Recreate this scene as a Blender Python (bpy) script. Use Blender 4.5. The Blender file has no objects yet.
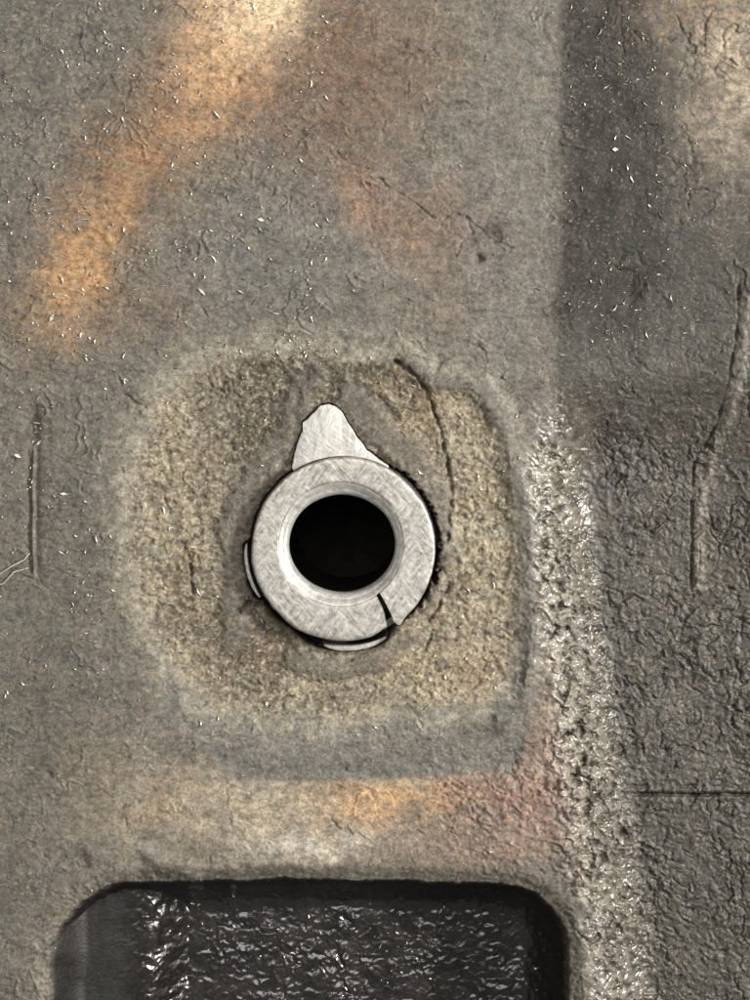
import bpy, math, random
import numpy as np

S = 1e-4                      # one photograph pixel is 0.1 mm on the casting
def W(px, py, h=0.0):         # plan position in the casting -> metres
    return ((px-375.0)*S, (500.0-py)*S, h*S)

scene = bpy.context.scene
col = scene.collection

# ------------------------------------------------------------ camera
NX, NY, DIST = 385.0, 330.0, 2900.0     # the point the lens stands over, and its height
cam = bpy.data.cameras.new('camera')
co = bpy.data.objects.new('camera', cam)
col.objects.link(co)
co.location = W(NX, NY, DIST)
cam.sensor_fit = 'VERTICAL'
cam.sensor_height = 24.0
cam.lens = 24.0*DIST/1000.0
cam.shift_x = (375.0-NX)/1000.0
cam.shift_y = (NY-500.0)/1000.0
cam.clip_start = 0.005
cam.clip_end = 20.0
scene.camera = co

# ------------------------------------------------------------ light
world = bpy.data.worlds.new('World')
scene.world = world
world.use_nodes = True
bg = world.node_tree.nodes['Background']
bg.inputs[0].default_value = (1.0, 0.975, 0.93, 1)
bg.inputs[1].default_value = 0.22

def lamp(name, px, py, h, size, power, colr, size_y=None):
    l = bpy.data.lights.new(name, 'AREA')
    l.energy = power
    l.color = colr
    l.shape = 'RECTANGLE'
    l.size = size
    l.size_y = size_y or size
    o = bpy.data.objects.new(name, l)
    col.objects.link(o)
    o.location = W(px, py, h)
    from mathutils import Vector
    d = Vector(W(345, 560, 0)) - o.location
    o.rotation_euler = d.to_track_quat('-Z', 'Y').to_euler()
    return o
lamp('ceiling_lamp', 250, -1500, 5200, 0.34, 2.1, (1.0, 0.965, 0.90))
lamp('side_lamp', 4700, -450, 2650, 0.09, 5.4, (1.0, 0.965, 0.90), 0.07)

scene.view_settings.view_transform = 'Standard'
scene.view_settings.look = 'None'
scene.view_settings.gamma = 1.0
scene.view_settings.use_curve_mapping = False
scene.view_settings.exposure = 0.0
scene.cycles.max_bounces = 6

# ------------------------------------------------------------ noise
rs = np.random.RandomState(7)
PERM = rs.permutation(1024).astype(np.int32)
ANG = rs.rand(1024)*2*np.pi
GX, GY = np.cos(ANG).astype(np.float32), np.sin(ANG).astype(np.float32)
RV = rs.rand(1024).astype(np.float32)

def _hash(i, j, seed):
    return PERM[(PERM[(i+seed*37) & 1023] + j + seed*11) & 1023]

def gn(x, y, seed=0):
    """gradient noise, about -1..1"""
    xi = np.floor(x); yi = np.floor(y)
    fx = (x-xi).astype(np.float32); fy = (y-yi).astype(np.float32)
    xi = xi.astype(np.int32); yi = yi.astype(np.int32)
    u = fx*fx*fx*(fx*(fx*6-15)+10); v = fy*fy*fy*(fy*(fy*6-15)+10)
    def g(i, j):
        h = _hash(xi+i, yi+j, seed)
        return GX[h]*(fx-i)+GY[h]*(fy-j)
    a = g(0, 0); b = g(1, 0); c = g(0, 1); d = g(1, 1)
    return 1.5*((a*(1-u)+b*u)*(1-v)+(c*(1-u)+d*u)*v)

def fbm(x, y, sc, seed=0, oct=3, gain=0.5, ax=1.0, ay=1.0):
    r = 0; a = 1.0; n = 0
    f = 1.0/sc
    for k in range(oct):
        r = r+a*gn(x*f*ax+k*17.3, y*f*ay-k*9.1, seed+k)
        n += a; a *= gain; f *= 2.03
    return r/n*1.3

def voro(x, y, sc, seed=0):
    """cell noise: distance to the nearest seam in pixels (approx) and cell value"""
    x = x/sc; y = y/sc
    xi = np.floor(x).astype(np.int32); yi = np.floor(y).astype(np.int32)
    d1 = np.full(x.shape, 9, np.float32); d2 = d1.copy(); val = np.zeros(x.shape, np.float32)
    for i in (-1, 0, 1):
        for j in (-1, 0, 1):
            h = _hash(xi+i, yi+j, seed); h2 = _hash(xi+i, yi+j, seed+5)
            dx = xi+i+RV[h]-x; dy = yi+j+RV[h2]-y
            d = np.sqrt(dx*dx+dy*dy).astype(np.float32)
            near = d < d1
            d2 = np.where(near, d1, np.minimum(d2, d))
            val = np.where(near, RV[(h+h2) & 1023], val)
            d1 = np.where(near, d, d1)
    return (d2-d1)*sc*0.5, val

def ss(a, b, x):
    t = np.clip((x-a)/(b-a), 0, 1)
    return t*t*(3-2*t)

def pl_dist(X, Y, pts, pad=60):
    """distance to a polyline, worked out only near it"""
    p = np.array(pts, float)
    out = np.full(X.shape, 1e3, np.float32)
    m = (X > p[:, 0].min()-pad) & (X < p[:, 0].max()+pad) & (Y > p[:, 1].min()-pad) & (Y < p[:, 1].max()+pad)
    x = X[m]; y = Y[m]; d = np.full(x.shape, 1e3)
    for (x0, y0), (x1, y1) in zip(p[:-1], p[1:]):
        ex, ey = x1-x0, y1-y0
        t = np.clip(((x-x0)*ex+(y-y0)*ey)/(ex*ex+ey*ey+1e-9), 0, 1)
        d = np.minimum(d, np.hypot(x-x0-t*ex, y-y0-t*ey))
    out[m] = d
    return out

def poly_sd(X, Y, pts):
    """signed distance to a closed outline, negative inside"""
    p = np.array(pts, float)
    d = np.full(X.shape, 1e9); ins = np.zeros(X.shape, bool)
    for (x0, y0), (x1, y1) in zip(p, np.roll(p, -1, 0)):
        ex, ey = x1-x0, y1-y0
        t = np.clip(((X-x0)*ex+(Y-y0)*ey)/(ex*ex+ey*ey+1e-9), 0, 1)
        d = np.minimum(d, (X-x0-t*ex)**2+(Y-y0-t*ey)**2)
        if y0 != y1:
            c = ((y0 > Y) != (y1 > Y)) & (X < (x1-x0)*(Y-y0)/(y1-y0)+x0)
            ins ^= c
    d = np.sqrt(d)
    return np.where(ins, -d, d)

# ------------------------------------------------------------ the casting's relief and colouring
CX, CY = 343.5, 548.5                   # middle of the bushing

def edge_line(y):
    return np.interp(y, [0, 200, 380, 480, 600, 700, 800, 900, 1000], [562, 561, 551, 545, 556, 569, 583, 598, 610])

TAN = [(205, 362), (262, 348), (330, 352), (395, 356), (432, 378), (470, 384), (492, 402), (508, 440), (516, 490),
       (522, 560), (520, 640), (508, 690), (470, 706), (400, 708), (335, 722), (270, 716), (215, 706),
       (168, 668), (140, 610), (127, 550), (130, 490), (142, 430), (168, 388)]
PAD = [(180, 352), (300, 334), (420, 352), (480, 378), (505, 410), (524, 470), (532, 560), (530, 650), (524, 700), (523, 752),
       (512, 768), (430, 776), (300, 780), (240, 776), (195, 742), (150, 690), (120, 620), (112, 540), (122, 450), (145, 385)]
TAB = [(32.8, 95.7), (26.6, 108.2), (21.3, 120.0), (18.9, 125.2), (18.2, 132.2), (15.7, 134.5), (11.8, 139.7), (9.3, 144.7),
       (6, 145.2), (3.4, 142.7), (0.75, 136.8), (-2, 125.6), (-6.7, 112.6), (-13.3, 101.2), (-22.4, 95.8), (-29, 93.5)]

def tab_radius(phi):
    """outer radius of the tab, phi in degrees anticlockwise from straight up"""
    a = [t[0] for t in TAB][::-1]; r = [t[1] for t in TAB][::-1]
    return np.interp(phi, a, r, left=0, right=0)

def relief(X, Y, detail=True):
    X = X.astype(np.float64); Y = Y.astype(np.float64)
    H = np.zeros(X.shape)
    C = {}
    wx = fbm(X, Y, 34, 60, 3)*7; wy = fbm(X, Y, 34, 70, 3)*7
    wxs = fbm(X, Y, 9, 80, 2)*2.2; wys = fbm(X, Y, 9, 85, 2)*2.2
    X1 = X+wx+wxs; Y1 = Y+wy+wys                # ragged outlines
    X2 = X+wxs+wx*0.25; Y2 = Y+wys+wy*0.25
    H += 3.0*fbm(X, Y, 210, 1, 3)
    # masks
    tan = poly_sd(X1, Y1, TAN); pad = poly_sd(X+wxs*.6, Y+wys*.6, PAD)
    C['tan'] = tan; C['pad'] = pad
    E = edge_line(Y)+fbm(X, Y, 60, 3, 2)*5
    low = ss(370, 470, Y)
    wall = X-E
    C['wall'] = wall; C['low'] = low
    wv = wall*np.interp(Y, [380, 470, 620], [2.3, 1.5, 1.0]); C['wv'] = wv
    # the side falls away from the face; rough shoulder below, smooth above
    H -= low*46*ss(-26, 58, wall)+(1-low)*26*ss(-18, 150, wall)
    H -= low*9*ss(40, 190, wall)
    H += 16*ss(60, 230, X-640+0.1*(Y-400))*(1-ss(500, 900, Y)*.6)
    # pad: a shallow weathered seat, its right rim standing up
    inn = ss(16, -34, tan)
    H -= 5.0*inn
    rim = pl_dist(X2, Y2, [(410, 362), (432, 384), (452, 379), (480, 388), (497, 410), (511, 450), (523, 500), (529, 560), (529, 640), (522, 700), (505, 726)])
    H += 5.0*np.exp(-(rim/11.0)**2)
    C['rim'] = rim
    H -= 2.0*ss(150, 300, X)*ss(10, -6, pad)*ss(-4, 8, tan)
    H += 1.0*ss(170, 330, X)*ss(-8, 2, pad)*ss(12, 2, pad)*ss(.0, .5, fbm(X, Y, 40, 48, 2)+.2)
    # low bank of metal round the bushing, smeared smooth on its right
    r = np.hypot(X-CX, Y-CY); th = np.degrees(np.arctan2(-(X-CX), -(Y-CY)))   # 0 up, + left
    smear = pl_dist(X1, Y1, [(352, 395), (372, 425), (405, 455), (428, 492), (440, 530), (440, 552)])
    smear2 = pl_dist(X1, Y1, [(232, 640), (236, 590), (232, 545), (240, 500), (262, 468), (292, 430), (300, 400), (312, 375)])
    smear3 = pl_dist(X1, Y1, [(296, 660), (345, 668), (385, 655), (410, 638)])
    smo = np.maximum(ss(24, 9, smear), np.maximum(.8*ss(20, 6, smear2), .9*ss(17, 6, smear3)))
    C['smooth'] = smo
    H += 4.0*smo
    H -= 2.0*ss(150, 105, r)*(1-smo)
    H += 3.0*ss(112, 98, r)*(.6+fbm(X, Y, 12, 49, 2))
    # channels and folds in the weathered seat
    folds = [([(396, 362), (418, 378), (432, 402), (442, 436), (449, 470), (451, 505), (448, 545)], 6.0, 2.5),
             ([(452, 545), (462, 590), (466, 620)], 2.5, 2.6),
             ([(188, 556), (191, 575), (194, 592)], 5, 2.6),
             ([(238, 612), (250, 604), (262, 602), (280, 622)], 6, 4),
             ([(430, 620), (442, 600), (450, 585)], 4, 2.2),
             ([(425, 650), (432, 630)], 3, 2.0),
             ([(310, 372), (300, 392), (296, 418)], 2.0, 6),
             ([(352, 380), (380, 400), (400, 425)], 2.5, 5)]
    dark = np.zeros(X.shape)
    for p, dep, w in folds:
        d = pl_dist(X2, Y2, p, 40)
        w = w*.75; g = np.exp(-(d/w)**2)*(.3+.7*ss(-.4, .3, fbm(X, Y, 13, 46, 2)))
        H -= dep*g; dark = np.maximum(dark, g*min(1, dep/4.0))
    # hairline cracks of the skin of the casting
    cracks = [([(338, 153), (352, 165), (368, 168), (385, 185), (410, 200), (428, 215), (440, 222)], 2.2, 1.5),
              ([(440, 222), (452, 212), (466, 216), (472, 232), (462, 244), (456, 258)], 2.2, 1.6),
              ([(466, 216), (478, 228), (492, 240), (510, 248)], 2.0, 1.4),
              ([(118, 378), (122, 392), (134, 404), (145, 408), (147, 418)], 2.4, 1.6),
              ([(118, 378), (126, 372), (142, 371), (158, 378)], 1.5, 1.4),
              ([(175, 325), (180, 308), (196, 302), (212, 322)], 1.8, 1.4),
              ([(140, 322), (175, 325), (190, 318)], 1.2, 1.3),
              ([(742, 280), (740, 330), (731, 380), (721, 425), (709, 452), (699, 470)], 5, 2.2),
              ([(699, 466), (697, 500), (697, 560), (696, 592)], 5, 2.0),
              ([(709, 448), (700, 452), (694, 462)], 4, 2.6),
              ([(626, 343), (634, 352), (640, 364), (652, 372), (658, 374)], 2.4, 1.6),
              ([(676, 402), (664, 408), (654, 424), (652, 452), (655, 468), (664, 471), (686, 470)], 2.0, 1.5),
              ([(746, 478), (738, 505), (736, 525), (726, 548), (722, 572)], 2.6, 1.8),
              ([(707, 608), (692, 620), (686, 640), (686, 660), (696, 674)], 3.2, 2.0),
              ([(745, 700), (738, 720), (741, 745), (725, 790), (722, 840), (732, 868), (748, 880)], 2.4, 1.6),
              ([(560, 528), (600, 530), (632, 526)], 1.6, 1.5),
              ([(606, 640), (632, 628), (650, 630)], 1.8, 1.6),
              ([(690, 690), (712, 706), (730, 700)], 2.2, 1.7),
              ([(715, 910), (735, 925), (750, 930)], 2.6, 2.0),
              ([(640, 900), (665, 920), (690, 955)], 1.8, 1.7),
              ([(462, 783), (454, 778), (452, 784), (462, 788), (474, 780), (480, 773)], 2.4, 1.4),
              ([(486, 700), (496, 704), (506, 694)], 2.2, 1.4),
              ([(326, 808), (334, 822), (340, 830)], 2.0, 1.5),
              ([(120, 790), (122, 805), (126, 830)], 1.2, 1.5),
              ([(462, 340), (478, 346), (486, 352)], 1.6, 1.4),
              ([(0, 660), (20, 655), (40, 640)], 1.3, 1.4),
              ([(430, 100), (445, 104), (462, 102), (488, 108)], 2.2, 2.0),
              ([(560, 846), (572, 860), (590, 868)], 2.4, 1.8),
              ([(578, 930), (588, 944), (606, 948)], 2.2, 1.8)]
    ck = np.zeros(X.shape); brk = fbm(X, Y, 16, 47, 2)
    for p, dep, w in cracks:
        if dep >= 5: d = pl_dist(X+wxs*.35, Y, p, 30); w = w*.9
        else: d = pl_dist(X2, Y2, p, 30)
        br = ss(-.45, .35, brk)
        g = np.exp(-(d/(w*(.42+.36*br)))**2)*(.12+.7*br)
        H -= dep*.9*g; ck = np.maximum(ck, g*min(1, dep/2.6))
    # raised lip right of the long crack
    d = pl_dist(X+wxs*.5, Y, [(752, 300), (744, 370), (733, 420), (716, 465), (706, 500), (705, 590)], 40)
    lip = np.exp(-(d/5.5)**2); C['lip'] = lip
    H += 2.2*lip*(.5+.5*ss(-.3, .3, fbm(X, Y, 14, 45, 2)))
    d = pl_dist(X2, Y2, [(712, 625), (702, 650), (708, 678), (728, 672)], 40); H += 3*np.exp(-(d/7)**2)
    # straight scribed groove at the right
    g = np.exp(-((Y-802-0.01*(X-690)+fbm(X, Y, 30, 8, 2)*1.3)/(1.7+.7*fbm(X, Y, 14, 7, 2)))**2)*ss(630, 642, X)*(.65+.35*ss(-.3, .2, fbm(X, Y, 18, 6, 2)))
    H -= 5.5*g; dark = np.maximum(dark, g)
    gl = np.exp(-((Y-797.5)/2.0)**2)*ss(600, 640, X+fbm(X, Y, 12, 9)*6); H += 1.5*gl
    # old tool mark at the left: sunken strip with a thin raised thread in it
    d = np.abs(X-33.5-fbm(X, Y, 50, 11, 2)*2)
    span = ss(396, 415, Y)*ss(585, 560, Y)
    H -= 3.0*np.exp(-(d/6.5)**2)*span
    H += 3.6*np.exp(-(d/1.9)**2)*ss(440, 460, Y)*ss(585, 560, Y)
    C['mark'] = np.maximum(np.exp(-(np.abs(d-4.5)/2.4)**2)*span, np.exp(-(np.hypot((X-26)/9, (Y-432)/26))**2*1.2)*.8)
    H -= 3*np.exp(-(np.hypot((X-27)/6, (Y-420)/16))**2)*(.5+.5*fbm(X, Y, 7, 13))
    # pits
    for (px, py, pr, pd) in [(478, 258, 4, 5), (489, 232, 9, 3), (498, 240, 6, 2.5), (472, 240, 7, 2.5), (50, 775, 3, 3), (633, 296, 7, 3), (343, 352, 5, 2), (238, 80, 3, 2)]:
        g = np.exp(-((X2-px)**2+(Y2-py)**2)/pr**2); H -= pd*g; ck = np.maximum(ck, .7*g)
    H -= 0; C['crack'] = ck; C['fold'] = dark
    # pocket at the bottom
    qx = np.abs(X-309-wxs)-261; rad = np.where(X < 309, 82, 66)
    qy = 883+6*np.cos((X-300)/150.)*-1+3+fbm(X, Y, 50, 12, 2)*2-Y-wys*.6
    ax_ = np.maximum(qx+rad, 0); ay_ = np.maximum(qy+rad, 0)
    sd = np.hypot(ax_, ay_)+np.minimum(np.maximum(qx+rad, qy+rad), 0)-rad
    C['pocket'] = sd
    di = -sd
    t1 = np.clip(di/46., 0, 1); t2 = np.clip((X-46)/150., 0, 1)
    f1 = 1-(1-t1)**1.9; xw = X+wx*.7+wxs*.6; xq = X+2.5*fbm(X, Y, 60, 430, 2); f2 = .42*ss(40, 84, xq)+.18*ss(55, 160, xq)+.40*ss(140, 190, X+wx*.4+wxs*.5)+.10*np.exp(-((xw-200)/16.)**2)
    pk = np.minimum(f1, f2)
    H -= 84*pk
    H -= 5*ss(16, -2, sd)
    C['pk'] = pk
    # hump left of the pocket corner
    d = pl_dist(X1, Y1, [(95, 858), (130, 846), (160, 862), (195, 876)], 50); H += 3.5*np.exp(-(d/9)**2)
    # fine skin
    rough = 0.44+.25*fbm(X, Y, 30, 22, 2)
    rough = np.where(tan < 0, 0.55+0.75*ss(6, -14, tan), rough)
    rough += low*(1.6+.9*ss(470, 620, Y))*ss(-44, 6, wv+wx*1.5)*ss(85, 4, wv+wx*2)*ss(990, 900, Y+0*X+0)*(sd > 0)
    rough += low*1.3*ss(-40, -4, wall+wx)*ss(64, 18, wall+wx)*(1-ss(990, 900, Y))*(sd > 0)
    rough += 1.0*ss(30, 70, wall)*(.2+.75*low)
    pink = ss(90, 20, np.hypot((X-515)/1.6, (Y-815)))
    rough += 1.1*pink*(sd > 0)
    C['pink'] = pink
    rough += 1.05*ss(4, -20, sd)*(1-.4*ss(330, 460, X+wx*2))*(.75+.6*fbm(X, Y, 40, 442, 2))*(1-.6*ss(136, 150, X)*ss(196, 184, X))*ss(112, 150, X+wx)*ss(.2, .6, pk)*(1-.6*ss(172, 184, X+wx)*ss(222, 208, X+wx))
    rough *= 1-.8*ss(4, -10, sd)*ss(150, 90, X+wx)
    rough += 0.7*ss(30, 8, sd)*(sd > 0)*ss(250, 100, X)
    rough *= (1-.72*smo)*(1-.45*ss(10, 40, wall)*ss(420, 320, Y))
    rough *= 1+0.35*fbm(X, Y, 45, 21, 2)
    C['rough'] = rough
    if detail:
        w1 = X+fbm(X, Y, 14, 90, 2)*6; w2 = Y+fbm(X, Y, 14, 95, 2)*6
        n1 = gn(w1/9.0, w2/6.5, 30); n2 = gn(w1/4.6, w2/3.6, 31); n3 = gn(X/2.4, Y/2.2, 32)
        worm = 1-np.abs(gn(w1/13., w2/9., 34))*2.2
        vd, vv = voro(X+wxs*2, Y+wys*2, 13, 3)
        u2 = X*.8-Y*.6+wx; v2 = X*.6+Y*.8+wy
        coarse = low*ss(-50, -10, wall)*ss(80, 40, wall)
        n1 = n1*(1-.6*coarse)+1.15*gn(u2/6.2, v2/10.5, 36)*coarse
        inpk = ss(4, -20, sd)
        n1 = n1*(1-.35*inpk)+.9*gn(w1/13., w2/11., 38)*inpk; n2 = n2*(1-.55*inpk); n3 = n3*(1-.6*inpk)
        fine = 0.75*n1+0.55*n2+0.26*n3+0.35*np.clip(worm, -1, 1)
        out = np.maximum(np.maximum(-80-X, X-830), np.maximum(-80-Y, Y-1090))
        fine = fine*ss(130, 10, out)
        H += fine*rough
        # lumpy grains where the skin is coarse
        H += np.minimum(vd, 3.4)*0.85*np.clip(rough-1.0, 0, 2.6)*(vv*.9+.2)
        cr1 = np.abs(gn(w1/30., w2/36., 420)); cr2 = np.abs(gn(w2/22.+9, w1/17., 424))
        sidey = ss(20, 60, wall)
        crease = np.maximum(np.exp(-(cr1/.045)**2), .8*np.exp(-(cr2/.05)**2))*ss(-.25, .35, fbm(X, Y, 40, 426, 2))
        H -= 2.2*crease*sidey*(.35+.65*low); C['crease'] = crease*sidey
        lv = fbm(X+wx*2, Y+wy*2, 62, 400, 3)
        gate = ss(.1, .5, fbm(X, Y, 55, 410, 2))*(sd > 0)*ss(-4, 12, tan)
        for q in (-.33, .02, .36):
            H += 1.1*ss(-.016, .016, lv-q)*gate*ss(.16, .02, np.abs(lv-q))
        # curled skin plates
        vb, vbv = voro(X+wx*2.2+wxs*2, Y+wy*2.2+wys*2, 46, 9)
        seam = np.exp(-(vb/1.3)**2)*ss(.48, .8, RV[(vbv*1023).astype(int)]*.5+.5*ss(-.2, .6, fbm(X, Y, 70, 44, 2)))
        seam *= (.35+.65*ss(20, 60, wall))*(sd > 0)*ss(-4, 12, tan)
        H -= 1.9*seam
        H += (vbv-.5)*1.0*(tan > 0)*(sd > 0)*ss(0, 5, vb)*(.3+.7*ss(20, 60, wall))
        C['seam'] = seam; C['fine'] = fine; C['vd'] = vd; C['vv'] = vv
        C['vb'] = vb
    # the counterbore the bushing sits in
    th1 = th
    ragged = fbm(X, Y, 7, 51, 2)
    Rb = 93.2+0.8*ragged
    Rb = Rb+np.where(th1 < 0, 1, 0)*ss(-20, -45, th1)*ss(-150, -120, th1)*(3.2+3.4*ragged)
    Rb = Rb+9.2*ss(150, 160, np.abs(th1+180*(0)))*0
    bot = np.degrees(np.arctan2(X-CX, Y-CY))          # 0 straight down, + right
    Rb = Rb+9.6*ss(-34, -12, bot)*ss(34, 22, bot)
    Rb = Rb+3.0*ss(-80, -60, bot)*ss(-10, -34, bot)
    lf = ss(83, 88, th)*ss(124, 119, th)
    Rb = Rb+6.6*lf
    C['r'] = r; C['Rb'] = Rb
    inside = ss(1.2, -1.2, r-Rb)
    tabr = tab_radius(th)
    intab = (r < tabr+1.0)
    pit = np.where(intab & (r > 60), -14, -34)
    H = np.where(intab, pit, H*(1-inside)+pit*inside)
    H = np.where(r < 58, -330.0, H)
    C['inside'] = np.maximum(inside, intab*1.0)
    return H, C

def L(r, g, b):                         # 8-bit tone -> linear reflectance
    f = lambda c: ((c/255+0.055)/1.055)**2.4 if c > 10 else c/255/12.92
    return np.array([f(r), f(g), f(b)])

def colouring(X, Y, H, C):
    n = X.shape
    A = np.empty(n+(3,)); A[:] = L(112, 107, 97)
    def mix(m, c):
        m = np.clip(m, 0, 1)[..., None]
        A[:] = A*(1-m)+np.asarray(c)*m
    wx = fbm(X, Y, 60, 160, 3)*20; wy = fbm(X, Y, 60, 170, 3)*20
    wf = fbm(X, Y, 12, 175, 3)*9; wg = fbm(X, Y, 12, 178, 3)*9
    grain = .62+.75*np.clip(fbm(X, Y, 9, 300, 3, ax=.7)+.5*fbm(X, Y, 34, 303, 3)+.3+.12*C['fine'], -.1, .75)
    Xw, Yw = X+wx+wf, Y+wy+wg
    def blob(cx, cy, rx, ry, rot=0, soft=1.0):
        c, s = math.cos(math.radians(rot)), math.sin(math.radians(rot))
        dx, dy = Xw-cx, Yw-cy
        u = (dx*c+dy*s)/rx; v = (-dx*s+dy*c)/ry
        return np.exp(-(u*u+v*v)**soft)*grain
    big = fbm(X, Y, 120, 180, 4)
    wall, low, tan, pad, sd = C['wall'], C['low'], C['tan'], C['pad'], C['pocket']
    mix(.5*ss(0, .8, big), L(122, 118, 106)); mix(.5*ss(0, -.8, big), L(95, 90, 81))
    # left top: darker grey; middle: cooler grey
    mix(.6*blob(30, 60, 130, 120), L(96, 92, 84))
    mix(.5*blob(270, 250, 130, 70), L(116, 116, 111)); mix(.5*blob(60, 480, 80, 160), L(92, 89, 82)); mix(.5*blob(40, 800, 70, 120), L(96, 92, 83)); mix(.4*blob(500, 260, 60, 120), L(112, 110, 104))
    mix(.5*blob(470, 120, 90, 150), L(118, 113, 104))
    mix(.45*blob(60, 620, 60, 160), L(106, 101, 90))
    mix(.5*blob(150, 450, 60, 60), L(122, 119, 110))
    # brown tints, and an orange sheen of warm light painted into the colour
    mix(.75*blob(360, 60, 75, 110, 15), L(118, 92, 68))
    mix(.45*blob(150, 130, 60, 150, 35), L(124, 98, 66))
    mix(.95*blob(235, 15, 58, 62, 30), L(198, 154, 106))
    mix(.95*blob(268, -2, 36, 62, 25), L(232, 204, 160))
    mix(.75*blob(205, 90, 44, 52, 30), L(176, 136, 94))
    mix(.5*blob(255, 95, 34, 34, 0), L(158, 104, 66))
    mix(.75*blob(92, 245, 30, 62, 28), L(190, 150, 98))
    mix(.5*blob(110, 215, 56, 110, 30), L(146, 104, 62))
    mix(.5*blob(48, 318, 56, 40, 0), L(148, 116, 80))
    mix(.45*blob(140, 310, 60, 30, 0), L(124, 100, 76))
    mix(.72*blob(365, 195, 26, 52, -40), L(150, 112, 84))
    mix(.6*blob(425, 230, 44, 40, -40), L(144, 106, 80))
    mix(.4*blob(440, 300, 30, 44, 0), L(132, 108, 86))
    mix(.3*blob(470, 240, 30, 30, 0), L(100, 82, 70))
    mix(.8*blob(345, 60, 70, 90, 10), L(112, 84, 60)); mix(.5*blob(410, 30, 50, 60), L(116, 98, 80))
    mix(.85*blob(155, 150, 26, 60, 38), L(158, 116, 74)); mix(.85*blob(85, 262, 24, 62, 26), L(198, 150, 94)); mix(.85*blob(225, 60, 34, 58, 30), L(204, 156, 102)); mix(.95*blob(264, 0, 34, 50, 25), L(240, 214, 170))
    # lower field: beige, orange and a pinkish corner
    lowf = ss(-2, 6, pad)
    mix(1.1*blob(250, 815, 130, 46)*lowf, L(176, 162, 138))
    mix(.6*blob(150, 800, 40, 34)*lowf, L(160, 132, 98))
    mix(1.0*blob(380, 798, 60, 24)*lowf, L(206, 164, 112))
    mix(1.0*blob(310, 846, 80, 14)*lowf, L(200, 192, 174)); mix(.7*blob(190, 850, 60, 12)*lowf, L(120, 112, 98)); mix(.8*blob(135, 775, 22, 44), L(160, 152, 136))
    mix(.75*blob(455, 800, 30, 18)*lowf, L(186, 138, 96))
    mix(.7*blob(405, 770, 40, 16)*lowf, L(190, 168, 128))
    mix(.75*blob(520, 800, 66, 56)*lowf, L(156, 118, 102))
    mix(.45*blob(440, 850, 100, 22)*lowf, L(154, 122, 100))
    mix(.5*blob(552, 730, 22, 60)*lowf, L(172, 138, 118))
    mix(.5*blob(100, 780, 40, 50), L(134, 120, 98))
    # the pad: clean cool grey strip, then the weathered seat
    mix(.8*ss(1.5, -2.5, pad)*ss(120, 200, X+.5*(Y-640)), L(112, 109, 102))
    mix(.5*ss(3, -3, pad)*blob(260, 735, 120, 30), L(130, 127, 120))
    halo = np.exp(-((tan+4+wf*1.6)/22.0)**2)*(.6+.6*ss(-.4, .4, fbm(X, Y, 14, 320, 3)))
    mix(.85*halo*ss(640, 480, X+0*Y)*ss(0, .3, 1-ss(430, 540, X)*.85), L(168, 160, 140))
    T = ss(8, -14, tan)
    mix(.92*T, L(134, 124, 106))
    patch = fbm(X, Y, 40, 200, 4)
    mix(.55*T*ss(.0, .6, patch), L(164, 151, 123)); mix(.75*T*ss(-.02, -.5, patch), L(94, 82, 64))
    mix(1.25*T*blob(285, 395, 58, 56), L(86, 77, 62)); mix(1.1*T*blob(256, 452, 40, 70), L(92, 83, 67)); mix(1.0*T*blob(365, 374, 50, 26), L(92, 82, 64))
    mix(.9*T*blob(226, 605, 44, 40), L(104, 90, 68)); mix(1.0*T*blob(262, 655, 50, 32), L(90, 78, 60))
    mix(.45*T*blob(250, 640, 60, 30), L(104, 88, 62))
    mix(.6*T*blob(480, 520, 32, 110), L(178, 166, 134)); mix(.5*T*blob(430, 665, 60, 40), L(178, 160, 122))
    mix(.5*T*blob(175, 520, 34, 110), L(166, 152, 118)); mix(.5*T*blob(300, 690, 90, 24), L(172, 160, 130))
    mix(.5*T*blob(480, 670, 34, 40), L(160, 132, 108))
    mix(.6*T*blob(420, 410, 40, 40), L(140, 118, 78))
    gr = fbm(X, Y, 7, 210, 3)
    mix(.5*T*ss(.1, .7, gr), L(196, 186, 158)); mix(.75*T*ss(-.15, -.6, gr), L(62, 52, 38))
    g5 = gn(X/3.2+wf*.1, Y/2.8+wg*.1, 310); mix(.55*T*ss(.3, .8, g5), L(212, 203, 178)); mix(.6*T*ss(-.35, -.8, g5), L(60, 48, 34))
    # rim and smeared metal
    mix(.85*np.exp(-(C['rim']/9)**2)*ss(-32, 4, tan), L(104, 100, 93))
    mix(.7*C['smooth']*ss(20, 0, tan), L(104, 98, 88))
    mix(.55*C['smooth']*blob(250, 530, 30, 70), L(124, 120, 112))
    # the side
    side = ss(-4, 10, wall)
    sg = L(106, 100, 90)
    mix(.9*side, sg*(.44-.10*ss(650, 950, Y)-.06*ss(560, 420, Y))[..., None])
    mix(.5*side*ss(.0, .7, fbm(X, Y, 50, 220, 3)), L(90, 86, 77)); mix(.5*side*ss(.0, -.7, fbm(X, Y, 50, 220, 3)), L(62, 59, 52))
    # shade painted as a dark band on the upper side, pale patch at its top right corner
    shade_band = (.78+.3*fbm(X, Y, 34, 440, 4))*ss(-16, 24, wall+wf*.9)*ss(180, 62, wall+wx*.9+wf*.8)*ss(400, 290, Y+wy)
    mix(.96*shade_band, L(38, 31, 23))
    mix(.4*ss(0, 12, wall)*ss(60, 20, wall)*ss(620, 400, Y), L(66, 62, 54))
    mix(.8*blob(735, 70, 46, 90)*side, L(186, 168, 142)); mix(.6*blob(690, 10, 60, 30)*side, L(156, 132, 104))
    mix(.3*blob(615, 470, 30, 60), L(98, 90, 100))
    mix(.75*C['lip'], L(128, 122, 110))
    st = low*ss(-24, -4, wall)*ss(56, 26, wall)
    mix(.55*st, L(128, 120, 106))
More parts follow.
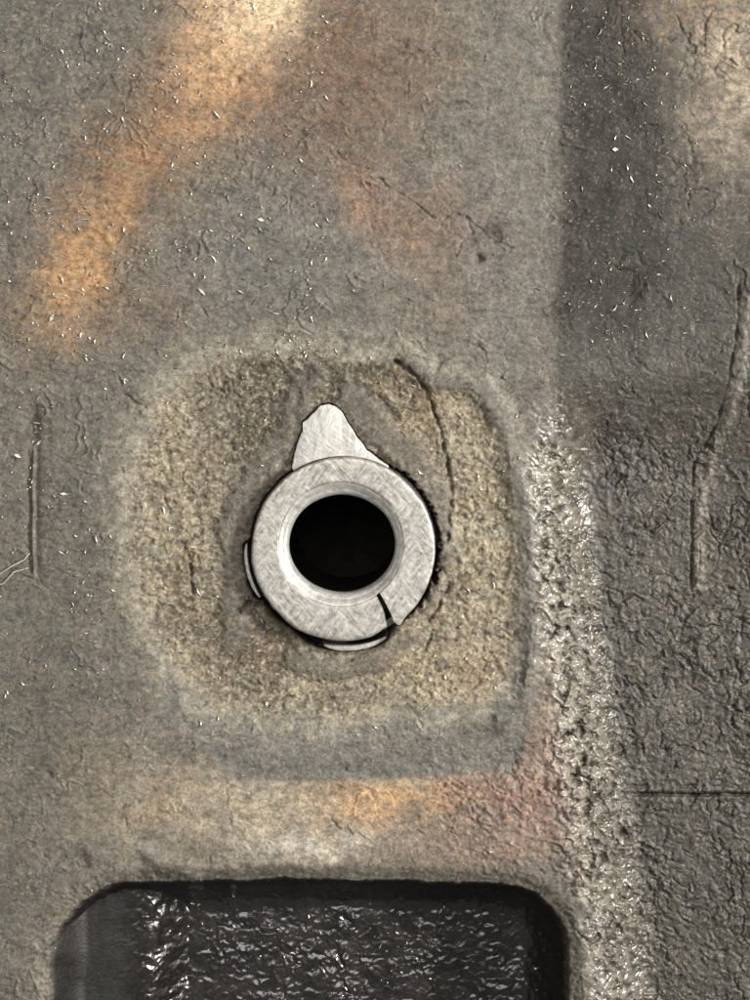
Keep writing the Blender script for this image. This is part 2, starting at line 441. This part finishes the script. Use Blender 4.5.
    mix(.4*low*ss(36, 52, wall)*ss(90, 60, wall), L(70, 66, 58))
    # pocket and its lip
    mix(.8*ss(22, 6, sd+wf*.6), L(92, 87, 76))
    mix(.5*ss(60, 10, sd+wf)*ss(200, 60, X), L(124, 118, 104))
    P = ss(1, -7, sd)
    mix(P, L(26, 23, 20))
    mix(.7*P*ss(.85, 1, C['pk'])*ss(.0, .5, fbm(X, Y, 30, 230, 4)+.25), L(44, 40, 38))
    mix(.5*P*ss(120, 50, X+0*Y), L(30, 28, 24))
    # all-over mottling and fine fleck
    g1 = fbm(X, Y, 5.5, 240, 2, ax=.7); g2 = fbm(X, Y, 20, 245, 3, ax=.7)
    ang = fbm(X, Y, 90, 290, 2)*.9
    u_, v_ = X*np.cos(ang)+Y*np.sin(ang), -X*np.sin(ang)+Y*np.cos(ang)
    stk = gn(u_/7.5+wf*.12, v_/2.3+wg*.12, 291); stk2 = gn(u_/5+wg*.15+40, v_/1.9+wf*.15, 293)
    calm = 1-.8*P
    mix(.5*ss(.3, .75, stk)*calm, L(160, 154, 141)); mix(.5*ss(.3, .75, stk2)*calm, L(58, 54, 47))
    A *= (1-.45*shade_band)[..., None]
    g0 = gn(X/2.6+wf*.1, Y/1.9, 248)
    A *= (1+0.42*g1+0.32*g2+.30*g0)[..., None]
    A *= (1+.25*np.clip(C['fine'], -1.2, 1.2)*ss(.5, 1.3, C['rough']))[..., None]
    tint = fbm(X, Y, 26, 250, 3)
    A *= 1+tint[..., None]*np.array([.05, 0.0, -.05])
    worn_glint = low*ss(-40, 0, C['wv']+wf*1.5)*ss(66, -22, C['wv']+wf*2.6+wx*.9)*(1-.6*ss(740, 900, Y))*ss(-.2, 1.0, C['fine']+.8*fbm(X, Y, 17, 330, 3))*(sd > 0)
    mix(.75*low*ss(-40, 0, C['wv']+wf*1.5)*ss(100, -4, C['wv']+wf*2.5+wx*.6)*ss(.15, -.6, C['fine'])*(sd > 0), L(28, 26, 22)); mix(.52*worn_glint, L(206, 200, 187)); C['worn_glint'] = worn_glint  # worn grain tops, with the shoulder's bright glints painted into the colour; dips darkened
    pale = ss(.62, .95, gn(X/3.0, Y/2.2, 260)+.28*fbm(X, Y, 60, 262, 2))*(1-P)
    mix(.55*pale, L(186, 178, 160))
    lum = A.mean(-1, keepdims=True); A[:] = (lum+.84*(A-lum))*np.array([1.0, .988, .98])*.68
    # dirt lodged in cracks, folds, tool mark and seams
    mix(.6*C['crack'], L(46, 41, 35)); mix(.85*C['fold'], L(38, 30, 22)); mix(.55*C['mark'], L(66, 58, 48))
    mix(.45*C['crease'], L(40, 36, 30)); mix(.4*C['seam'], L(62, 57, 49))
    ring = ss(7, 1, C['r']-C['Rb'])
    mix(.75*ring*(.4+.6*ss(-.3, .3, fbm(X, Y, 10, 270, 2))), L(58, 50, 40))
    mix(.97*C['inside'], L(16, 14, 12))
    A = np.clip(A, 0.004, .8)
    # gloss: greasy places shine
    R = np.full(n, .62)
    R += .12*T-.36*np.clip(st*1.3, 0, 1)-.08*side
    R = np.where(sd < 0, .46-.22*ss(-6, -34, sd)*ss(100, 140, X), R)
    R -= .10*C['smooth']
    R += .12*fbm(X, Y, 18, 280, 3)
    R = np.clip(R+.25*shade_band, .16, .95)
    oil = np.clip((.8-.35*ss(330, 460, X+wx*2))*ss(-4, -24, sd)*(.55+.45*ss(70, 150, X+wf))+.75*C.get('worn_glint', 0), 0, 1)
    return A, R, oil

def axis(lo, hi, a, b, step):
    """dense between a and b, stretching out to lo and hi"""
    m = list(np.arange(a, b+step*.5, step))
    s, x, left = step, a, []
    while x > lo:
        s = min(s*1.08, 9); x -= s; left.append(max(x, lo))
    s, x, right = step, m[-1], []
    while x < hi:
        s = min(s*1.08, 9); x += s; right.append(min(x, hi))
    return np.array(left[::-1]+m+right)

xs = axis(-330, 1080, -80, 830, 1.06)
ys = axis(-330, 1330, -80, 1090, 1.06)
GXX, GYY = np.meshgrid(xs, ys)
HH, CC = relief(GXX, GYY)
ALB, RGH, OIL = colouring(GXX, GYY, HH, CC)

# ------------------------------------------------------------ materials
def new_mat(name):
    m = bpy.data.materials.new(name); m.use_nodes = True
    nt = m.node_tree; b = nt.nodes['Principled BSDF']
    return m, nt, b

def node(nt, kind, **kw):
    n = nt.nodes.new(kind)
    for k, v in kw.items():
        if k in n.inputs: n.inputs[k].default_value = v
        else: setattr(n, k, v)
    return n

def cast_material():
    m, nt, b = new_mat('cast_iron'); lk = nt.links.new
    a = node(nt, 'ShaderNodeAttribute', attribute_name='stain_and_light')
    g = node(nt, 'ShaderNodeAttribute', attribute_name='gloss')
    tc = node(nt, 'ShaderNodeTexCoord')
    n = node(nt, 'ShaderNodeTexNoise'); n.inputs['Scale'].default_value = 5200; n.inputs['Detail'].default_value = 3
    lk(tc.outputs['Object'], n.inputs['Vector'])
    mr = node(nt, 'ShaderNodeMapRange'); mr.inputs['From Min'].default_value = .3; mr.inputs['From Max'].default_value = .7
    mr.inputs['To Min'].default_value = .72; mr.inputs['To Max'].default_value = 1.28
    lk(n.outputs['Fac'], mr.inputs['Value'])
    mx = node(nt, 'ShaderNodeVectorMath', operation='SCALE')
    lk(a.outputs['Color'], mx.inputs[0]); lk(mr.outputs[0], mx.inputs['Scale'])
    lk(mx.outputs[0], b.inputs['Base Color'])
    lk(g.outputs['Fac'], b.inputs['Roughness'])
    oi = node(nt, 'ShaderNodeAttribute', attribute_name='oil')
    lk(oi.outputs['Fac'], b.inputs['Coat Weight']); b.inputs['Coat Roughness'].default_value = .2; b.inputs['Coat IOR'].default_value = 1.6
    b.inputs['Metallic'].default_value = 0
    b.inputs['Specular IOR Level'].default_value = .38
    n2 = node(nt, 'ShaderNodeTexNoise'); n2.inputs['Scale'].default_value = 3800; n2.inputs['Detail'].default_value = 4
    lk(tc.outputs['Object'], n2.inputs['Vector'])
    bp = node(nt, 'ShaderNodeBump'); bp.inputs['Strength'].default_value = .5; bp.inputs['Distance'].default_value = .00009
    lk(n2.outputs['Fac'], bp.inputs['Height']); lk(bp.outputs[0], b.inputs['Normal'])
    return m
M_CAST = cast_material()

def steel(name, base, rough, streak_deg, bump=.25, mottle=.25):
    m, nt, b = new_mat(name); lk = nt.links.new
    tc = node(nt, 'ShaderNodeTexCoord')
    def scratch(deg, sc, sq):
        vr = node(nt, 'ShaderNodeVectorRotate'); vr.rotation_type = 'Z_AXIS'; vr.inputs['Angle'].default_value = math.radians(deg)
        lk(tc.outputs['Object'], vr.inputs['Vector'])
        mp = node(nt, 'ShaderNodeMapping'); mp.inputs['Scale'].default_value = (1, sq, 1)
        lk(vr.outputs[0], mp.inputs['Vector'])
        n = node(nt, 'ShaderNodeTexNoise'); n.inputs['Scale'].default_value = sc; n.inputs['Detail'].default_value = 3
        lk(mp.outputs[0], n.inputs['Vector']); return n
    s1 = scratch(streak_deg, 3600, .14); s2 = scratch(streak_deg-75, 3000, .2)
    pt = node(nt, 'ShaderNodeTexNoise'); pt.inputs['Scale'].default_value = 420; lk(tc.outputs['Object'], pt.inputs['Vector'])
    pr = node(nt, 'ShaderNodeMapRange'); pr.inputs['From Min'].default_value = .42; pr.inputs['From Max'].default_value = .58; lk(pt.outputs['Fac'], pr.inputs['Value'])
    n = node(nt, 'ShaderNodeMix'); lk(pr.outputs[0], n.inputs['Factor']); lk(s1.outputs['Fac'], n.inputs['A']); lk(s2.outputs['Fac'], n.inputs['B'])
    n2 = node(nt, 'ShaderNodeTexNoise'); n2.inputs['Scale'].default_value = 1500; n2.inputs['Detail'].default_value = 6; n2.inputs['Roughness'].default_value = .65
    lk(tc.outputs['Object'], n2.inputs['Vector'])
    ad = node(nt, 'ShaderNodeMath', operation='ADD'); lk(n.outputs['Result'], ad.inputs[0]); lk(n2.outputs['Fac'], ad.inputs[1])
    cr = node(nt, 'ShaderNodeValToRGB')
    cr.color_ramp.elements[0].position = .36*1; cr.color_ramp.elements[1].position = .64
    hv = node(nt, 'ShaderNodeMath', operation='MULTIPLY'); hv.inputs[1].default_value = .5; lk(ad.outputs[0], hv.inputs[0])
    lk(hv.outputs[0], cr.inputs['Fac'])
    d = np.array(base)*(1-mottle); cr.color_ramp.elements[0].color = (*d, 1); cr.color_ramp.elements[1].color = (*np.minimum(np.array(base)*(1+mottle*.5), .95), 1)
    lk(cr.outputs[0], b.inputs['Base Color'])
    gn_ = node(nt, 'ShaderNodeTexNoise'); gn_.inputs['Scale'].default_value = 900; gn_.inputs['Detail'].default_value = 8; gn_.inputs['Roughness'].default_value = .7
    lk(tc.outputs['Object'], gn_.inputs['Vector'])
    gr_ = node(nt, 'ShaderNodeMapRange'); gr_.inputs['From Min'].default_value = .56; gr_.inputs['From Max'].default_value = .72; gr_.inputs['To Max'].default_value = .7
    lk(gn_.outputs['Fac'], gr_.inputs['Value'])
    gm = node(nt, 'ShaderNodeMix', data_type='RGBA'); lk(gr_.outputs[0], gm.inputs['Factor']); lk(cr.outputs[0], gm.inputs[6]); gm.inputs[7].default_value = (.16, .135, .105, 1)
    lk(gm.outputs[2], b.inputs['Base Color'])
    b.inputs['Metallic'].default_value = .55
    rr = node(nt, 'ShaderNodeMapRange'); rr.inputs['To Min'].default_value = rough-.1; rr.inputs['To Max'].default_value = rough+.16
    lk(n2.outputs['Fac'], rr.inputs['Value']); lk(rr.outputs[0], b.inputs['Roughness'])
    bp = node(nt, 'ShaderNodeBump'); bp.inputs['Strength'].default_value = bump; bp.inputs['Distance'].default_value = .00008
    lk(ad.outputs[0], bp.inputs['Height']); lk(bp.outputs[0], b.inputs['Normal'])
    return m
M_COLLAR = steel('filed_steel', (.42, .405, .375), .46, 35, .9, .55)
M_SLEEVE = steel('turned_steel', (.58, .57, .54), .42, 60, .6, .35)
M_TAB = steel('bright_steel', (.50, .49, .465), .52, 20, 1.0, .3)
M_CHIP = steel('bare_swarf', (.58, .55, .49), .45, 0, .1, .4)

# ------------------------------------------------------------ objects
def link(name, me, parent=None, mat=None, label=None, cat=None, group=None, kind=None):
    o = bpy.data.objects.new(name, me); col.objects.link(o)
    if mat and me: me.materials.append(mat)
    if parent: o.parent = parent
    if label: o['label'] = label
    if cat: o['category'] = cat
    if group: o['group'] = group
    if kind: o['kind'] = kind
    return o

ny, nx = GXX.shape
P3 = np.stack([(GXX-375)*S, (500-GYY)*S, HH*S], -1)
zx = np.gradient(P3[..., 2], P3[0, :, 0], axis=1); zy = np.gradient(P3[..., 2], P3[:, 0, 1], axis=0)
NRM = np.stack([-zx, -zy, np.ones_like(zx)], -1); NRM /= np.linalg.norm(NRM, axis=-1, keepdims=True)
ii = np.arange(ny*nx).reshape(ny, nx)
QUAD = np.stack([ii[1:, :-1], ii[1:, 1:], ii[:-1, 1:], ii[:-1, :-1]], -1).reshape(-1, 4)
region = np.zeros((ny, nx), int)
region[CC['wall'] > 0] = 1
region[CC['pocket'] < 0] = 2
region[CC['pad'] < 0] = 3
region[CC['r'] < 86] = 4
RQ = region[:-1, :-1].reshape(-1)

casting = bpy.data.objects.new('iron_casting', None); col.objects.link(casting)
casting.location = (0, 0, 0)
casting['label'] = 'weathered grey iron casting with brown tints and an orange sheen painted into its colour, filling the photo behind the steel bushing'
casting['category'] = 'casting'

def grid_part(name, k, label=None, skirt=False):
    q = QUAD[RQ == k]
    used, inv = np.unique(q, return_inverse=True)
    inv = inv.reshape(-1, 4)
    v = P3.reshape(-1, 3)[used]; nr = NRM.reshape(-1, 3)[used]
    me = bpy.data.meshes.new(name)
    me.vertices.add(len(v)); me.vertices.foreach_set('co', v.astype(np.float32).ravel())
    me.loops.add(inv.size); me.loops.foreach_set('vertex_index', inv.astype(np.int32).ravel())
    me.polygons.add(len(inv)); me.polygons.foreach_set('loop_start', np.arange(0, inv.size, 4, dtype=np.int32))
    me.update(calc_edges=True)
    me.polygons.foreach_set('use_smooth', np.ones(len(inv), bool))
    a = me.attributes.new('stain_and_light', 'FLOAT_COLOR', 'POINT')
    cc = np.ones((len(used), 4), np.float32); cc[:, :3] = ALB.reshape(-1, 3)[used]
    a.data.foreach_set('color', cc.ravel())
    a = me.attributes.new('gloss', 'FLOAT', 'POINT'); a.data.foreach_set('value', RGH.reshape(-1)[used].astype(np.float32))
    a = me.attributes.new('oil', 'FLOAT', 'POINT'); a.data.foreach_set('value', OIL.reshape(-1)[used].astype(np.float32))
    me.normals_split_custom_set_from_vertices(nr.astype(np.float32))
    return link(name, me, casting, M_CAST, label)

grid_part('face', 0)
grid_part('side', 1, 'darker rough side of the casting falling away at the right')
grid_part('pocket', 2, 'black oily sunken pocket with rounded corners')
grid_part('boss', 3, 'tan pitted seat with a grey border round the bushing')
grid_part('bore', 4, 'black bore under the bushing')
# thickness of the casting below its face
bx0, bx1, by0, by1 = xs[0], xs[-1], ys[0], ys[-1]
vs, fs = [], []
def rim_strip(pts):
    b0 = len(vs)
    for p in pts: vs.append(tuple(p)); vs.append((p[0], p[1], -400*S))
    for i in range(len(pts)-1): fs.append((b0+2*i, b0+2*i+1, b0+2*i+3, b0+2*i+2))
rim_strip(P3[0, ::-1]); rim_strip(P3[-1]); rim_strip(P3[:, 0]); rim_strip(P3[::-1, -1])
me = bpy.data.meshes.new('flank'); me.from_pydata(vs, [], fs)
a = me.attributes.new('stain_and_light', 'FLOAT_COLOR', 'POINT'); a.data.foreach_set('color', np.tile([.12, .11, .09, 1], len(vs)).astype(np.float32))
a = me.attributes.new('gloss', 'FLOAT', 'POINT'); a.data.foreach_set('value', np.full(len(vs), .7, np.float32))
link('flank', me, casting, M_CAST)

# ---- bushing: a turned sleeve with a split collar round it
bush = bpy.data.objects.new('split_bushing', None); col.objects.link(bush)
bush.location = W(CX, CY, -20)
bush['label'] = 'round steel bushing with a split collar and black hole, set in the tan seat'
bush['category'] = 'bushing'
BO = bush.location.copy()

def local(px, py, h): 
    p = W(px, py, h); return (p[0]-BO[0], p[1]-BO[1], p[2]-BO[2])

TOPZ = 13.0
def polar_mesh(name, prof, t0, t1, n, close, zfun=None, rfun=None):
    """prof: list of (r, h); swept from angle t0 to t1 (degrees, 0 = straight down in plan, + towards the right)"""
    v, f = [], []
    k = len(prof)
    for i in range(n + (0 if close else 1)):
        t = t0+(t1-t0)*i/n
        for j, (r, h) in enumerate(prof):
            rr, hh, dt = r, h, 0
            if rfun: rr, hh, dt = rfun(t, j, r, h)
            a = math.radians(t+dt)
            q = min(max((60-rr)/6, 0), 1)
            v.append(local(CX-2.4+.9*q+rr*math.sin(a), CY-5.2+.6*q+rr*(1-.075*q)*math.cos(a), hh))
    m = n if close else n+1
    for i in range(n):
        a, b = i % m, (i+1) % m
        for j in range(k-1):
            f.append((a*k+j, b*k+j, b*k+j+1, a*k+j+1))
    if not close:
        f.append(tuple(range(k-1, -1, -1))); f.append(tuple(n*k+j for j in range(k)))
    me = bpy.data.meshes.new(name); me.from_pydata(v, [], f)
    me.validate()
    me.polygons.foreach_set('use_smooth', [len(p.vertices) == 4 for p in me.polygons])
    return me

from mathutils import noise as mn, Vector
# collar: closed profile, from inner bottom up over the top and down the outside
prof = [(62.2, -8), (62.0, TOPZ-.7), (62.3, TOPZ-.35), (63.4, TOPZ-.1)]
prof += [(66+4*i, TOPZ) for i in range(6)]
prof += [(89.0, TOPZ-.1), (90.3, TOPZ-.6), (91.2, TOPZ-1.7), (91.5, TOPZ-3.4), (91.3, -8), (62.2, -8)]
CUT = 34.0
def collar_shape(t, j, r, h):
    n = mn.noise(Vector((math.sin(math.radians(t))*3, math.cos(math.radians(t))*3, j*.05)))
    n2 = mn.noise(Vector((math.sin(math.radians(t))*11, math.cos(math.radians(t))*11, 4)))
    rr = r + (n*.9+n2*.45 if r > 80 else 0)
    hh = h + (n*.5 if h > 5 else 0)
    u = (r-62)/29.5
    dt = 0
    # ends: the left end is a little short at its outer corner, the right end runs to a point
    e0 = (t-(CUT-360))     # just right of the gap, t grows towards the right
    e1 = (CUT-t)
    return rr, hh, dt
def collar_mesh():
    v, f = [], []
    k = len(prof); n = 420
    for i in range(n+1):
        s = i/n
        for j, (r, h) in enumerate(prof):
            u = min(max((r-62)/29.5, 0), 1)
            # gap runs from about 35 deg at the sleeve to about 33 deg outside, point swept out
            start = 38.5-3.8*min(u/.85, 1)+2.2*max(0, (u-.85)/.15)+.7*math.sin(u*3.6)     # right-hand end
            end = 34.8-5.4*u+360+.7*math.sin(u*3.6)  # left-hand end
            t = start+(end-start)*s
            rr, hh, _ = collar_shape(t, j, r, h)
            if r > 80:
                rr += 3.0*math.exp(-((t-start)/4.0)**2)*u       # the point stands out a touch
                rr -= 2.2*math.exp(-((end-t)/9.0)**2)*u
            if h > 5: hh += 1.5*math.exp(-((t-start)/30.)**2)-1.8*math.exp(-((end-t)/40.)**2)
            a = math.radians(t)
            v.append(local(CX-2.4*(1-u)+rr*math.sin(a), CY-5.2*(1-u)+rr*math.cos(a), hh))
    for i in range(n):
        for j in range(k-1):
            f.append((i*k+j, i*k+j+1, (i+1)*k+j+1, (i+1)*k+j))
    f.append(tuple(range(k-1))); f.append(tuple(n*k+j for j in range(k-2, -1, -1)))
    me = bpy.data.meshes.new('collar'); me.from_pydata(v, [], f)
    me.update()
    me.polygons.foreach_set('use_smooth', [len(p.vertices) == 4 for p in me.polygons])
    me.set_sharp_from_angle(angle=math.radians(40))
    return me
link('collar', collar_mesh(), bush, M_COLLAR, 'flat filed collar cut through at its lower right')
sp = [(61.9, -24), (61.9, TOPZ-1.0), (61.6, TOPZ-.5), (60.2, TOPZ-1.0), (57.6, TOPZ-4.2), (57.2, TOPZ-5.2), (56.5, TOPZ-5.4), (54.4, TOPZ-9.0), (53.6, TOPZ-11.4), (53.2, TOPZ-13), (53.1, TOPZ-22), (54.0, -24)]
def sleeve_shape(t, j, r, h):
    n = mn.noise(Vector((math.sin(math.radians(t))*2, math.cos(math.radians(t))*2, 9)))
    r = r+n*.5
    return r, h+n*.3, 0
me = polar_mesh('sleeve', sp, 0, 360, 256, True, rfun=sleeve_shape)
me.set_sharp_from_angle(angle=math.radians(50))
link('sleeve', me, bush, M_SLEEVE, 'inner sleeve with a bright chamfered mouth')

# ---- the plate under the collar, its pointed tab lying bare above the bushing
plate = None
def plate_mesh():
    v, f = [], []
    n = 720
    for i in range(n):
        phi = -180+360*i/n
        tr = float(tab_radius(np.array(phi)))
        wob = mn.noise(Vector((phi*.35, 3, 0)))*.7+mn.noise(Vector((phi*.08, 7, 0)))*.8
        tabbed = tr > 92.6
        ro = (tr+wob*.8) if tabbed else 102.6+wob
        b_ = (180-abs(phi))*(1 if phi < 0 else -1)       # from straight down, + right
        sb = max(0.0, 1-((b_-7)/20.)**4) if abs(b_-7) < 20 else 0.0
        sl = max(0.0, 1-((phi-104)/18.)**4) if abs(phi-104) < 18 else 0.0
        if not tabbed:
            if sb > 0: ri, ro, sk = 98.2, 98.6+4.7*sb+wob*.4, sb
            elif sl > 0: ri, ro, sk = 96.6, 97.4+3.0*sl+wob*.3, sl
            else: ri, ro, sk = 86.0, 93.0, 0
            zt = -6.0 if sk > .25 else -29
        else:
            ri, zt = 92.2, .5
            if ri > ro-1.6: ri = ro-1.6
        a = math.radians(phi)
        for (r, h) in ((ri, zt-12), (ri, zt-.5), (ri+.6, zt), (ro-1.2, zt), (ro-.3, zt-.4), (ro, zt-1.4), (ro, zt-12)):
            v.append(local(CX-r*math.sin(a), CY-r*math.cos(a), h))
    k = 7
    for i in range(n):
        a, b = i, (i+1) % n
        for j in range(k):
            j2 = (j+1) % k
            f.append((a*k+j, a*k+j2, b*k+j2, b*k+j))
    me = bpy.data.meshes.new('tab_washer'); me.from_pydata(v, [], f); me.update()
    me.polygons.foreach_set('use_smooth', [True]*len(me.polygons))
    me.set_sharp_from_angle(angle=math.radians(35))
    return me
plate = link('tab_washer', plate_mesh(), None, M_TAB, 'bright steel washer under the split bushing, its pointed tab lying bare above the ring', 'washer')
plate.location = bush.location

# ---- swarf
def height_at(px, py):
    i = int(np.clip(np.searchsorted(ys, py), 0, ny-1)); j = int(np.clip(np.searchsorted(xs, px), 0, nx-1))
    return HH[i, j]
random.seed(5)
def sliver(v, f, px, py, ln, wd, ang, bend=0.0, base=None, ox=0, oy=0, oz=0, lift=.4):
    """a curled flake: a bent strip with thickness"""
    n = 4; b0 = len(v)
    for i in range(n+1):
        s = i/n-.5
        a = ang+bend*s
        x = px+math.cos(ang)*s*ln-math.sin(ang)*bend*ln*(s*s-.25)*.6
        y = py+math.sin(ang)*s*ln+math.cos(ang)*bend*ln*(s*s-.25)*.6
        w = wd*(1-abs(s)*1.5)*(.8+.4*random.random())
        nx_, ny_ = -math.sin(a)*w/2, math.cos(a)*w/2
        h = base+lift+abs(s)*1.2
        for (qx, qy, qh) in ((x+nx_, y+ny_, h+.9), (x-nx_, y-ny_, h+.3), (x, y, h-.8)):
            p = W(qx, qy, qh); v.append((p[0]-ox, p[1]-oy, p[2]-oz))
    for i in range(n):
        a, b = b0+3*i, b0+3*i+3
        for j in range(3):
            f.append((a+j, a+(j+1) % 3, b+(j+1) % 3, b+j))
    f.append((b0, b0+1, b0+2)); e = b0+3*n; f.append((e+2, e+1, e))
v, f = [], []
def ok(px, py): return math.hypot(px-CX, py-CY) > 108 and not (285 < px < 400 and 395 < py < 475)
cnt = 0
while cnt < 1500:
    u = random.random()
    if u < .46: px, py = random.uniform(-10, 330), random.uniform(-10, 360)
    elif u < .60: px, py = random.uniform(-10, 130), random.uniform(330, 700)
    elif u < .76: px, py = random.gauss(620, 55), random.uniform(-10, 360)
    elif u < .86: px, py = random.uniform(130, 520), random.uniform(350, 740)
    elif u < .93: px, py = random.uniform(180, 480), random.uniform(920, 1010)
    else: px, py = random.uniform(-10, 760), random.uniform(-10, 1010)
    if not ok(px, py): continue
    if mn.noise(Vector((px/70, py/70, 2)))+random.uniform(-.5, .5) < -.05: continue
    ln = random.choice([1.6, 2, 2.4, 3, 3, 4, 5, 8])*random.uniform(.7, 1.1)
    sliver(v, f, px, py, ln, random.uniform(.6, 1.5), random.uniform(0, 6.3), random.uniform(-1.2, 1.2), height_at(px, py))
    cnt += 1
me = bpy.data.meshes.new('metal_swarf'); me.from_pydata(v, [], f)
link('metal_swarf', me, None, M_CHIP, 'fine pale metal swarf sprinkled over the casting', 'swarf', kind='stuff')

big = [(52, 318, 9, 4.2, -1.0, .3, 'pale metal chip on the orange tint at the left edge'),
       (18, 456, 7, 4.0, .5, .2, 'white metal chip left of the upright tool mark'),
       (39, 443, 7, 3.4, -.8, .3, 'slim pale chip touching the head of the upright tool mark'),
       (64, 494, 8, 2.8, .15, .2, 'lone white chip right of the upright tool mark'),
       (122, 266, 20, 1.6, -.95, .9, 'thin pale metal curl beside the orange streak at upper left'),
       (217, 115, 10, 1.8, .9, .2, 'short straight pale chip just below the large orange tint'),
       (616, 149, 6, 4.0, .1, .2, 'white metal chip on the dark painted shade band at upper right'),
       (261, 220, 7, 3.0, .3, .2, 'small white chip on the grey patch above the tan seat'),
       (202, 292, 9, 2.0, .8, .2, 'slim pale chip on grey skin left above the tan seat')]
for (px, py, ln, wd, ang, bend, lab) in big:
    o3 = W(px, py, height_at(px, py)); v, f = [], []
    sliver(v, f, px, py, ln, wd, ang, bend, height_at(px, py), *o3, lift=.9)
    me = bpy.data.meshes.new('metal_chip'); me.from_pydata(v, [], f)
    o = link('metal_chip', me, None, M_CHIP, lab, 'metal chip', 'larger metal chips on the casting'); o.location = o3

def fibre(pts, rad, lab):
    px, py = pts[0]
    o3 = Vector(W(px, py, height_at(px, py))); v, f = [], []
    # resample
    P = []
    for i in range(len(pts)-1):
        for s in range(5):
            t = s/5; P.append((pts[i][0]*(1-t)+pts[i+1][0]*t, pts[i][1]*(1-t)+pts[i+1][1]*t))
    P.append(pts[-1])
    hs = [height_at(*p)+1.2 for p in P]
    for k in range(6): hs = [hs[0]]+[(hs[i-1]+hs[i]+hs[i+1])/3 for i in range(1, len(hs)-1)]+[hs[-1]]
    for i, p in enumerate(P):
        a = P[max(0, i-1)]; b = P[min(len(P)-1, i+1)]
        dx, dy = b[0]-a[0], b[1]-a[1]; q = math.hypot(dx, dy); nx_, ny_ = -dy/q, dx/q
        r = rad*(.4+.6*math.sin(math.pi*min(max(i/(len(P)-1), .08), .92)))
        for c in range(6):
            an = c*math.pi/3
            w = Vector(W(p[0]+nx_*r*math.cos(an), p[1]+ny_*r*math.cos(an), hs[i]+r*math.sin(an)))-o3
            v.append(tuple(w))
    for i in range(len(P)-1):
        for c in range(6): f.append((i*6+c, i*6+(c+1) % 6, i*6+6+(c+1) % 6, i*6+6+c))
    f.append(tuple(range(5, -1, -1))); f.append(tuple((len(P)-1)*6+c for c in range(6)))
    me = bpy.data.meshes.new('metal_thread'); me.from_pydata(v, [], f)
    me.polygons.foreach_set('use_smooth', [True]*len(me.polygons))
    o = link('metal_thread', me, None, M_CHIP, lab, 'metal thread', 'metal threads at the left edge'); o.location = o3
fibre([(-14, 582), (0, 574), (12, 566), (24, 560), (30, 553)], 1.0, 'upper of two pale metal threads at the left edge, touching the tool mark')
fibre([(-10, 588), (4, 583), (14, 572), (28, 568)], .9, 'lower of two pale metal threads at the left edge')
